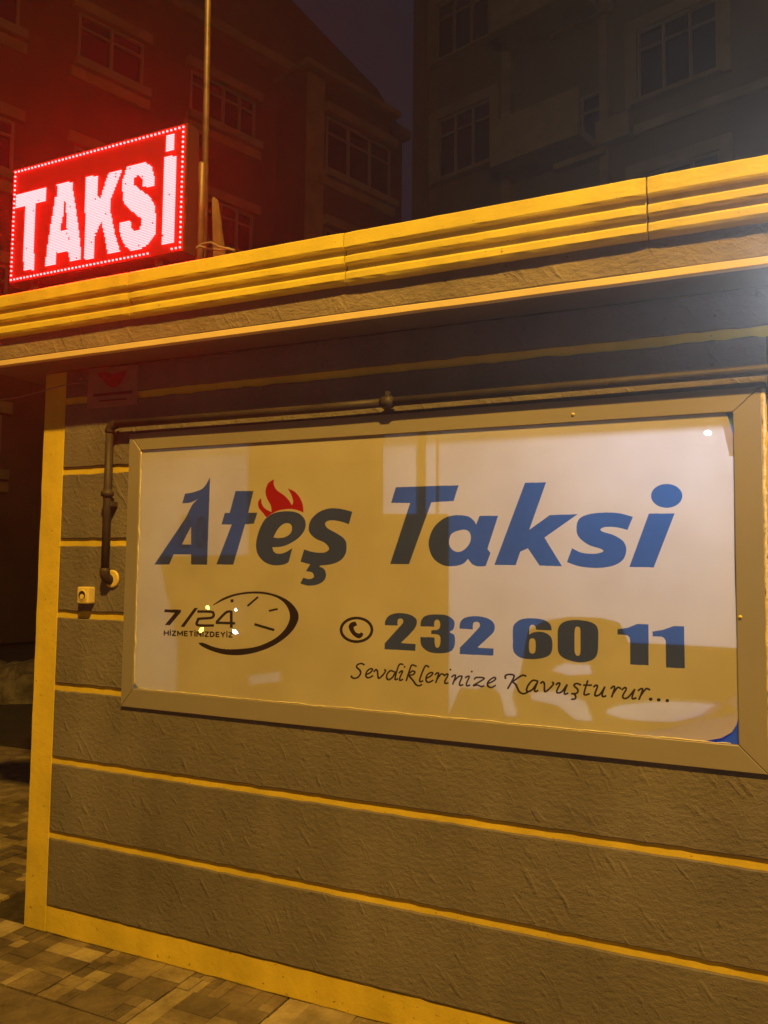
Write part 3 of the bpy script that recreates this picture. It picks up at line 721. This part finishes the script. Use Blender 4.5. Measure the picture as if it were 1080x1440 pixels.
for crop, txt, nb_ in ((C7, T7, (5.4, -3.2)), (C8, T8, (5.2, -2.9))):
    for line in txt.split('\n'):
        for s2 in line.split('|'):
            stroke(dark, crop, [tuple(map(float, t.split(','))) for t in s2.split()], 5.2, nb_)
for x, y in ((394, 60), (697, 79), (838, 91)): fill(dark, [[C7(*p) for p in ell(x, y, 6.5, 6.5, 12)]])
for x, y in ((893, 180), (940, 184), (990, 188)): fill(dark, [[C8(*p) for p in ell(x, y, 11, 10, 16)]])
def s2l(c): return c
arr = np.empty((NH, NW, 4), np.float32); arr[..., 3] = 1
arr[..., :3] = (.90, .885, .87)                      # sRGB-coded print colours
rng = np.random.default_rng(3)
arr[..., :3] += (rng.random((NH, NW, 1), dtype=np.float32)-.5)*.025
arr[blue, :3] = (.315, .375, .73); arr[red, :3] = (.76, .17, .16); arr[dark, :3] = (.255, .215, .245)
img = bpy.data.images.new('poster_print', NW, NH, alpha=False); img.colorspace_settings.name = 'sRGB'
img.pixels.foreach_set(arr.ravel()); img.update(); img.pack()
pm = bpy.data.materials.new('printed_banner_film'); pm.use_nodes = True; N = pm.node_tree.nodes; L = pm.node_tree.links; N.clear()
out = N.new('ShaderNodeOutputMaterial'); ti = N.new('ShaderNodeTexImage'); ti.image = img; ti.extension = 'EXTEND'
uvn = N.new('ShaderNodeUVMap'); L.new(uvn.outputs[0], ti.inputs[0])
dfu = N.new('ShaderNodeBsdfDiffuse'); trl = N.new('ShaderNodeBsdfTranslucent'); ms = N.new('ShaderNodeMixShader'); ms.inputs[0].default_value = .36
tc = N.new('ShaderNodeTexCoord'); nz = N.new('ShaderNodeTexNoise'); nz.inputs['Scale'].default_value = 3.5; nz.inputs['Detail'].default_value = 5
L.new(tc.outputs['Object'], nz.inputs['Vector'])
rmp = N.new('ShaderNodeValToRGB'); rmp.color_ramp.elements[0].color = (.88, .86, .82, 1); rmp.color_ramp.elements[0].position = .3; rmp.color_ramp.elements[1].position = .65
L.new(nz.outputs['Fac'], rmp.inputs[0])
mxx = N.new('ShaderNodeMix'); mxx.data_type = 'RGBA'; mxx.blend_type = 'MULTIPLY'; mxx.inputs[0].default_value = 1
L.new(ti.outputs[0], mxx.inputs[6]); L.new(rmp.outputs[0], mxx.inputs[7])
wv = N.new('ShaderNodeTexWave'); wv.inputs['Scale'].default_value = 130; wv.bands_direction = 'Z'; wv.inputs['Distortion'].default_value = 1.0; wv.inputs['Detail Scale'].default_value = 4
L.new(tc.outputs['Object'], wv.inputs['Vector'])
bpn = N.new('ShaderNodeBump'); bpn.inputs['Distance'].default_value = .0004; bpn.inputs['Strength'].default_value = .5; L.new(wv.outputs['Fac'], bpn.inputs['Height'])
nb2 = N.new('ShaderNodeTexNoise'); nb2.inputs['Scale'].default_value = 4; bp2 = N.new('ShaderNodeBump'); bp2.inputs['Distance'].default_value = .012; bp2.inputs['Strength'].default_value = .6
L.new(tc.outputs['Object'], nb2.inputs['Vector']); L.new(nb2.outputs['Fac'], bp2.inputs['Height']); L.new(bpn.outputs[0], bp2.inputs['Normal'])
L.new(bp2.outputs[0], dfu.inputs['Normal'])
L.new(mxx.outputs[2], dfu.inputs[0]); hs = N.new('ShaderNodeHueSaturation'); hs.inputs['Hue'].default_value = .45; hs.inputs['Saturation'].default_value = 1.1; hs.inputs['Value'].default_value = 1.1; L.new(mxx.outputs[2], hs.inputs['Color']); L.new(hs.outputs[0], trl.inputs[0])
L.new(dfu.outputs[0], ms.inputs[1]); L.new(trl.outputs[0], ms.inputs[2]); L.new(ms.outputs[0], out.inputs[0])
edge = [at(x, y, PY) for x, y in ((192, 640), (187, 800), (184, 952), (190, 962), (199, 970), (300, 983), (640, 1014), (905, 1037), (950, 1040), (990, 1042), (1014, 1038), (1029, 1030), (1036, 1019), (1039, 1006), (1033, 800), (1031, 612), (1024, 588), (1018, 576), (800, 588), (500, 606), (196, 628))]
edge = [(p.x, p.z) for p in edge]
bm = bmesh.new(); uvl = bm.loops.layers.uv.new('UVMap')
fv = [bm.verts.new((x, PY, z)) for x, z in edge]
f1 = bm.faces.new(fv)
for lp in f1.loops: lp[uvl].uv = ((lp.vert.co.x-X0)/(X1-X0), (lp.vert.co.z-Z0)/(Z1-Z0))
bmesh.ops.triangulate(bm, faces=[f1])
me = bpy.data.meshes.new('taxi_poster'); bm.to_mesh(me); bm.free()
o = link('taxi_poster', me, pm); tag(o, 'white printed taxi poster with blue lettering and red flame behind the window glass', 'poster')

# ------------------------------------------------------------------ inside the room (lamp, and cutouts that block it behind the poster)
def sheet(name, polys_px, Y, th, m, label, cat):
    cu = bpy.data.curves.new(name, 'CURVE'); cu.dimensions = '2D'; cu.fill_mode = 'BOTH'; cu.extrude = th/2
    for P in polys_px:
        w3 = [at(x, y, Y) for x, y in P]
        sp = cu.splines.new('POLY'); sp.points.add(len(w3)-1); sp.use_cyclic_u = True
        for pt, v in zip(sp.points, w3): pt.co = (v.x, v.z, 0, 1)
    tmp = bpy.data.objects.new('tmp', cu); col.objects.link(tmp)
    dg = bpy.context.evaluated_depsgraph_get(); me = bpy.data.meshes.new_from_object(tmp.evaluated_get(dg))
    bpy.data.objects.remove(tmp); bpy.data.curves.remove(cu)
    for v in me.vertices: x, z, y = v.co; v.co = (x, Y+y, z)
    me.name = name; me.materials.clear()
    o = link(name, me, m); tag(o, label, cat); return o
SY1 = -.0082  # flat cutouts below are shaped to block the room lamp behind the poster
sheet('card_blocker', [[(351, 618), (541, 606), (541, 722), (633, 722), (633, 1016), (250, 979), (252, 905), (240, 850), (225, 782), (351, 780)], [(352, 949), (396, 943), (397, 957), (353, 962)]], SY1, .002, M['card'],
      'large brown card cut to block the room lamp behind the poster', 'cardboard')
def oval(cx, cy, rx, ry): return ell(cx, cy, rx, ry, 24)
sheet('ring_blocker', [oval(263, 747, 8, 24), oval(263, 747, 4, 19), oval(285, 749, 7, 23), oval(285, 749, 3.4, 18)], SY1, .0015, M['cloth'], 'two flat dark rings cut to shade the first blue letter from behind', 'cable')
sheet('curtain_strip', [[(588, 603), (601, 602), (601, 722), (588, 722)]], SY1, .0015, M['cloth'], 'narrow dark curtain strip blocking light behind the first capital of the second word', 'curtain')
sheet('stripe_blocker', [[(616, 601), (619, 601), (619, 721), (616, 721)]], SY1, .0015, M['cloth'], 'thin dark strip cut to shade a stripe onto the poster from behind', 'cord')
sheet('seat_cutout', [[(745, 884), (765, 872), (800, 866), (845, 867), (872, 874), (885, 902), (960, 905), (1045, 910), (1045, 968), (1005, 1003), (940, 1024), (860, 1034), (850, 1036), (634, 1016), (634, 1000), (650, 965), (672, 968), (690, 960), (705, 975), (712, 1005), (730, 1005), (722, 975), (735, 940), (740, 905)],
      [(775, 940), (795, 930), (830, 932), (835, 946), (800, 948)], ell(945, 998, 92, 15), [(745, 972), (790, 968), (825, 985), (835, 1012), (810, 1010), (785, 990), (750, 982)]], SY1, .002, M['cloth'],
      'flat dark seat cutout blocking light at the lower right back of the poster', 'seat cover')
tb = M['cloth']
bs = sheet('blue_leak_sheet', [[(985, 1000), (1046, 960), (1045, 1053), (880, 1040), (900, 1025)]], -.0055, .001, mat('blue_leak_film', (.03, .12, .55), .5, .3, emit=None), 'blue sheet standing in for room light leaking at the lower right poster corner', 'board')
def translucent(o, c, k=.6):
    m = bpy.data.materials.new('translucent_blue'); m.use_nodes = True; N = m.node_tree.nodes; L = m.node_tree.links; N.clear()
    out = N.new('ShaderNodeOutputMaterial'); a = N.new('ShaderNodeBsdfDiffuse'); t = N.new('ShaderNodeBsdfTranslucent'); x = N.new('ShaderNodeMixShader'); x.inputs[0].default_value = k
    a.inputs[0].default_value = t.inputs[0].default_value = (*c, 1)
    L.new(a.outputs[0], x.inputs[1]); L.new(t.outputs[0], x.inputs[2]); L.new(x.outputs[0], out.inputs[0])
    o.data.materials.clear(); o.data.materials.append(m)
translucent(bs, (.08, .25, .8))  # blue of the leaking room light is put into both sheets' colour
bs2 = sheet('blue_leak_sheet', [[(1012, 577), (1042, 575), (1046, 640), (1026, 640)]], -.0055, .001, tb, 'pale blue sheet standing in for room light leaking at the top right poster corner', 'board'); translucent(bs2, (.2, .5, .85))
# room ceiling lamp
rr_ = empty('ceiling_lamp', (0, 0, 0), 'white ceiling lamp burning inside the kiosk behind the poster', 'lamp')
b = MB(); b.box((ROOM.x-.35, ROOM.y-.05, ROOM.z+.062), (ROOM.x+.35, ROOM.y+.05, ZS-.052)); b.build('lamp_body', M['room'], rr_)

# ------------------------------------------------------------------ gas pipe
gp = empty('gas_pipe', (0, 0, 0), 'dark steel gas pipe running above the window frame and down its left side', 'pipe')
PYc, PZ, PXv = -.047, 2.071, -2.407
R_ = .0155
b = MB(); run = [(PXv+.035, PYc, PZ)]
b.tube([(PXv+.03, PYc, PZ-.002), (-1.4, PYc, PZ-.006), (-1.167, PYc, PZ-.004)], R_, 18); b.build('pipe_run', M['pipe'], gp)
b = MB(); b.tube([(-1.160, PYc, PZ-.004), (-.4, PYc, PZ-.001), (.8, PYc, PZ+.002), (XR-.2, PYc, PZ+.002)], R_, 18); b.build('pipe_run', M['pipe'], gp)
arc = [(PXv+.032*(1-math.cos(a)), PYc, PZ-.002-.032+.032*math.sin(a)) for a in [math.pi/2*k/8 for k in range(9)]]
b = MB(); b.tube([(PXv, PYc, 1.478), (PXv, PYc, 1.79), (PXv, PYc, PZ-.036)], R_, 18); b.build('pipe_drop', M['pipe'], gp)
b = MB(); b.tube([arc[0]]+arc[1:]+[(PXv+.034, PYc, PZ-.002)], R_+.0035, 18); b.build('elbow', M['pipe'], gp)
b = MB(); b.tube([(-1.190, PYc, PZ-.004), (-1.182, PYc, PZ-.004), (-1.181, PYc, PZ-.004), (-1.147, PYc, PZ-.004), (-1.146, PYc, PZ-.004), (-1.138, PYc, PZ-.004)], [.0165, .0175, .0215, .0215, .0175, .0165], 8); b.build('union', M['pipe'], gp)
b = MB(); b.box((-1.172, PYc-.008, PZ-.004), (-1.156, PYc+.012, PZ+.034), .003); b.build('pipe_clip', M['pipe'], gp)
b = MB(); b.tube([(PXv, PYc, 1.772), (PXv, PYc, 1.777), (PXv, PYc, 1.779), (PXv, PYc, 1.797), (PXv, PYc, 1.799), (PXv, PYc, 1.806)], [.018, .019, .025, .025, .019, .018], 8); b.build('union', M['pipe'], gp)
b = MB(); b.box((PXv+.004, PYc, 1.735), (PXv+.024, -.012, 1.757), .003); b.build('pipe_clip', M['pipe'], gp)
ea = [(PXv, PYc+.034*(1-math.cos(a)), 1.475-.034*math.sin(a)) for a in [math.pi/2*k/6 for k in range(7)]]
b = MB(); b.tube([(PXv, PYc, 1.488)]+ea+[(PXv, -.006, 1.441)], R_+.005, 16); b.build('elbow', M['pipe'], gp)
b = MB(); b.tube([(PXv+.010, -.012, 1.445), (PXv+.010, -.017, 1.445), (PXv+.010, -.019, 1.445)], [.036, .036, .030], 22); b.build('wall_plate', M['plastic'], gp)

# ------------------------------------------------------------------ wall socket
so = empty('wall_socket', (0, 0, 0), 'yellowed surface-mounted power socket on the grey wall beside the yellow corner pillar', 'socket')
sx, sz_ = -2.517, 1.377
b = MB(); b.box((sx-.030, -.052, sz_-.034), (sx+.030, PYF-.0005, sz_+.034), .006); b.build('socket_box', M['plastic'], so)
b = MB(); b.tube([(sx, -.0525, sz_), (sx, -.055, sz_)], [.023, .022], 24); b.build('socket_ring', M['plastic'], so)
b = MB(); b.tube([(sx, -.0552, sz_), (sx, -.0556, sz_)], [.018, .018], 24); b.build('socket_well', M['dark'], so)
b = MB(); b.tube([(sx+.001, -.0557, sz_-.006), (sx+.001, -.0575, sz_-.006)], [.011, .010], 16); b.build('socket_face', M['plastic'], so)

# ------------------------------------------------------------------ warning plate
wp_ = empty('warning_plate', (0, 0, 0), 'faded square plate with a red winged emblem under the eave near the corner pillar', 'sign')
yx = PYF-.001
def quadpx(name, m, pts, y0, y1, parent): 
    b = MB(); b.prism([(at(x, y, y0).x, at(x, y, y0).z) for x, y in pts], y0, y1, .0004); return b.build(name, m, parent)
quadpx('plate', M['plate'], [(125, 518), (194, 513), (192, 569), (122, 575)], yx-.004, yx, wp_)
quadpx('emblem', M['emblem'], [(136, 525), (148, 523), (158, 526), (168, 523), (179, 520), (174, 532), (168, 541), (161, 546), (152, 543), (146, 536)], yx-.0052, yx-.0042, wp_)
quadpx('lettering', M['ink'], [(131, 554), (186, 549), (186, 553), (131, 558)], yx-.0052, yx-.0042, wp_)
quadpx('lettering', M['ink'], [(139, 563), (178, 560), (178, 562), (139, 565)], yx-.0052, yx-.0042, wp_)

# thin cable crossing the pillar
pts = [at(-30, 566, -.05), at(25, 559, -.05), at(60, 550, -.045), at(92, 541, -.03), at(118, 538, -.016), at(124, 536, -.0145)]
b = MB(); b.tube([tuple(p) for p in pts], .0022, 6)
o = b.build('thin_cable', M['cable']); tag(o, 'thin grey cable sagging across the top of the yellow corner pillar', 'cable')

# ------------------------------------------------------------------ LED sign on the roof
LY = -.10
A_, B_, C_, D_ = at(20.7, 241, LY), at(257.5, 181, LY), at(254, 349, LY), at(17.5, 392.5, LY)
lx0, lx1 = (A_.x+D_.x)/2, (B_.x+C_.x)/2; lz0, lz1 = (C_.z+D_.z)/2, (A_.z+B_.z)/2
led = empty('led_sign', (0, 0, 0), 'glowing red LED sign spelling TAKSİ standing on the roof edge at the left', 'sign')
b = MB(); mgn = .018
b.box((lx0-mgn, LY+.003, lz0-mgn), (lx1+mgn, LY+.075, lz1+mgn), .003)
b.box((lx0+.1, LY+.02, 2.60), (lx0+.14, LY+.06, lz0-mgn)); b.box((lx1-.14, LY+.02, 2.60), (lx1-.10, LY+.06, lz0-mgn))
b.build('cabinet', M['black_metal'], led)
b = MB(); b.box((lx0-.013, LY, lz0-.013), (lx1+.013, LY+.0028, lz1+.013)); b.build('screen', emis('red_bloom_screen', (1, .0, .0), .22), led)  # dark panel given a red glow to imitate bloom between the LEDs
CA = lambda x, y: at(x/8, 230+y/8, LY); CB = lambda x, y: at(x/3.375, 150+y/3.375, LY)
T_ = [CA(*p) for p in ((190, 345), (520, 270), (517, 428), (403, 455), (380, 1195), (266, 1212), (290, 482), (183, 502))]
A1 = [CA(*p) for p in ((645, 240), (822, 203), (826, 330), (850, 460), (868, 600), (885, 720), (900, 860), (914, 1020), (912, 1082), (795, 1103), (770, 985), (640, 1003), (622, 1140), (508, 1160), (540, 930), (580, 660), (605, 510), (628, 380), (645, 370))]
A2 = [CA(*p) for p in ((720, 430), (740, 430), (752, 570), (750, 748), (688, 752), (695, 640), (712, 590))]
K_ = [CB(*p) for p in ((411, 336), (464, 327), (462, 420), (478, 440), (492, 390), (520, 312), (583, 296), (525, 445), (522, 480), (545, 600), (571, 690), (512, 702), (500, 620), (483, 545), (475, 562), (450, 620), (449, 718), (399, 726))]
S_ = [CB(*p) for p in ((605, 288), (690, 266), (720, 283), (733, 330), (733, 374), (681, 384), (680, 350), (660, 325), (637, 340), (634, 370), (680, 405), (715, 430), (739, 480), (739, 600), (715, 640), (688, 668), (625, 685), (600, 666), (580, 630), (571, 600), (571, 551), (620, 542), (625, 578), (645, 593), (668, 583), (671, 530), (650, 516), (600, 472), (584, 440), (583, 350))]
I1 = [CB(*p) for p in ((789, 134), (829, 126), (827, 208), (787, 216))]; I2 = [CB(*p) for p in ((779, 242), (836, 232), (829, 646), (769, 656))]
def inside(P, x, z):
    c = False
    for a, d2 in zip(P, P[1:]+P[:1]):
        if (a.z > z) != (d2.z > z) and x < (d2.x-a.x)*(z-a.z)/(d2.z-a.z)+a.x: c = not c
    return c
NB, NV = 46, 24; px_, pz_ = (lx1-lx0)/NB/3, (lz1-lz0)/NV/3
dots = MB(); bord = MB()
def dot(mb, x, z, rx, rz, n=6):
    f = [mb.b.verts.new((x+rx*math.cos(2*math.pi*k/n), LY-.0035, z+rz*math.sin(2*math.pi*k/n))) for k in range(n)]
    g = [mb.b.verts.new((x+rx*1.15*math.cos(2*math.pi*k/n), LY-.0003, z+rz*1.15*math.sin(2*math.pi*k/n))) for k in range(n)]
    mb.b.faces.new(f)
    for k in range(n): mb.b.faces.new([f[k], f[(k+1) % n], g[(k+1) % n], g[k]])
nd = 0
for j in range(NV*3+1):
    for i in range(NB*3+1):
        x, z = lx0+i*px_, lz0+j*pz_
        if random.random() < .006: continue
        if (inside(A1, x, z) and not inside(A2, x, z)) or any(inside(P, x, z) for P in (T_, K_, S_, I1, I2)):
            dot(dots, x, z, .0030, .0021); nd += 1
for i in range(NB+1):
    x = lx0+(lx1-lx0)*i/NB; dot(bord, x, lz1, .0040, .0040, 8)
    pxx = 17+(254-17)*(i/NB)
    if not (38 < i < 44): dot(bord, x, lz0, .0040, .0040, 8)
for j in range(1, NV):
    z = lz0+(lz1-lz0)*j/NV; dot(bord, lx0, z, .0040, .0040, 8); dot(bord, lx1, z, .0040, .0040, 8)
ledm = emis('lit_red_led', (170, .9, .95), 1.0)
dots.build('lettering_leds', ledm, led, kind='stuff'); bord.build('border_leds', ledm, led, kind='stuff')

# ------------------------------------------------------------------ things on the roof
def rpx(x, y, Y): p = at(x, y, Y); return p
t_ = rpx(284.5, 229, .12); bz_ = 2.566
b = MB(); b.tube([(t_.x, .12, bz_), (t_.x, .12, t_.z-.01), (t_.x, .12, t_.z)], [.0165, .0165, .012], 14)
o = b.build('roof_pipe', M['steel']); tag(o, 'short rusty steel pipe standing on the roof right of the red sign', 'pipe')
t_ = rpx(276.5, 225, .14)
b = MB(); b.box((t_.x-.006, .14, bz_), (t_.x+.006, .146, t_.z)); o = b.build('flat_bar', M['steel']); tag(o, 'thin flat steel bar upright between the red sign and the short roof pipe', 'bar')
t_ = rpx(290, 0, .55)
b = MB(); b.tube([(t_.x+.035, .55, bz_), (t_.x+.01, .55, t_.z), (t_.x, .55, t_.z+1.4)], [.017, .015, .012], 12)
o = b.build('roof_mast', M['steel']); tag(o, 'tall thin pole rising from the roof past the top of the picture', 'pole')
a0, a1 = rpx(298.5, 279, .16), rpx(304, 350, .16); c0, c1 = rpx(303, 280, .16), rpx(326, 348, .16)
b = MB(); b.prism([(a0.x, a0.z-.004), ((a0.x+c0.x)/2-.002, a0.z+.006), (c0.x, c0.z), (c1.x, bz_), (a1.x, bz_)], .155, .18, .002)
o = b.build('leaning_board', M['wood']); tag(o, 'pointed wooden board leaning on the roof just right of the short steel pipe', 'board')
for (pp, lab) in ((((262, 352), (275, 349), (285, 343), (297, 341), (308, 347), (330, 352)), 'loose cable looped highest round the foot of the short roof pipe'),
                  (((268, 356), (280, 346), (296, 350), (312, 352), (322, 349)), 'loose cable lying lowest on the roof edge by the short pipe')):
    q = [rpx(x, y, -.02+.03*math.sin(k)) for k, (x, y) in enumerate(pp)]
    b = MB(); b.tube([tuple(p) for p in q], .0045, 6); o = b.build('roof_cable', M['cable']); tag(o, lab, 'cable')

# ------------------------------------------------------------------ lamps out of the picture; the white pair added for glare
st2 = empty('street_lamp', (0, 0, 0), 'tall street lamp with a sodium bulb on the pavement behind the photographer', 'street lamp')
bx = LAMP.x+1.6
b = MB(); b.tube([(bx, LAMP.y-.9, -.05), (bx, LAMP.y-.9, 3), (bx, LAMP.y-.9, 7.0)], [.09, .075, .055], 14); b.build('pole', M['steel'], st2)
b = MB(); b.tube([(bx, LAMP.y-.9, 6.95), (bx-.5, LAMP.y-.62, 7.3), (LAMP.x+.25, LAMP.y-.14, 7.42)], .035, 10); b.build('arm', M['steel'], st2)
b = MB(); b.tube([(LAMP.x, LAMP.y, 7.50), (LAMP.x, LAMP.y, 7.42), (LAMP.x, LAMP.y, 7.34)], [.07, .20, .24], 20); b.build('lamp_head', M['steel'], st2)
ff = empty('floodlight', (0, 0, 0), 'small white floodlight added under the eave out of view to whiten the right edge', 'lamp')
b = MB(); b.box((FLOOD.x-.06, FLOOD.y-.012, FLOOD.z), (FLOOD.x+.06, FLOOD.y+.05, FLOOD.z+.05), .004); b.build('lamp_body', M['black_metal'], ff)
b = MB(); b.box((FLOOD.x-.01, FLOOD.y+.02, FLOOD.z+.051), (FLOOD.x+.01, FLOOD.y+.03, ZS+.0005)); b.build('bracket', M['black_metal'], ff)

fg = empty('spotlight', (0, 0, 0), 'white spotlight added out of view under the roof edge for the glare at the right', 'lamp')
b = MB(); b.tube([(SPOT.x, SPOT.y-.02, SPOT.z), (SPOT.x, SPOT.y, SPOT.z), (SPOT.x, SPOT.y+.05, SPOT.z), (SPOT.x, SPOT.y+.07, SPOT.z)], [.055, .05, .035, .02], 16); b.build('lamp_body', M['black_metal'], fg)
b = MB(); b.tube([(SPOT.x, SPOT.y+.068, SPOT.z), (SPOT.x, -.14, SPOT.z+.01), (SPOT.x, -.12, SPOT.z+.04), (SPOT.x, -.12, ZS+.0005)], .009, 8); b.build('bracket', M['black_metal'], fg)

# ------------------------------------------------------------------ haze added to carry the bloom around sign and lamps
hz = MB(); hz.box((-68, -68, -1.5), (68, 68, 24))
hm = bpy.data.materials.new('bloom_haze'); hm.use_nodes = True; N = hm.node_tree.nodes; N.clear()
out = N.new('ShaderNodeOutputMaterial'); pvn = N.new('ShaderNodeVolumePrincipled')
pvn.inputs['Color'].default_value = (.85, .85, .88, 1); pvn.inputs['Density'].default_value = .008; pvn.inputs['Anisotropy'].default_value = .74
hm.node_tree.links.new(pvn.outputs[0], out.inputs['Volume'])
hz.build('haze', hm, kind='stuff')
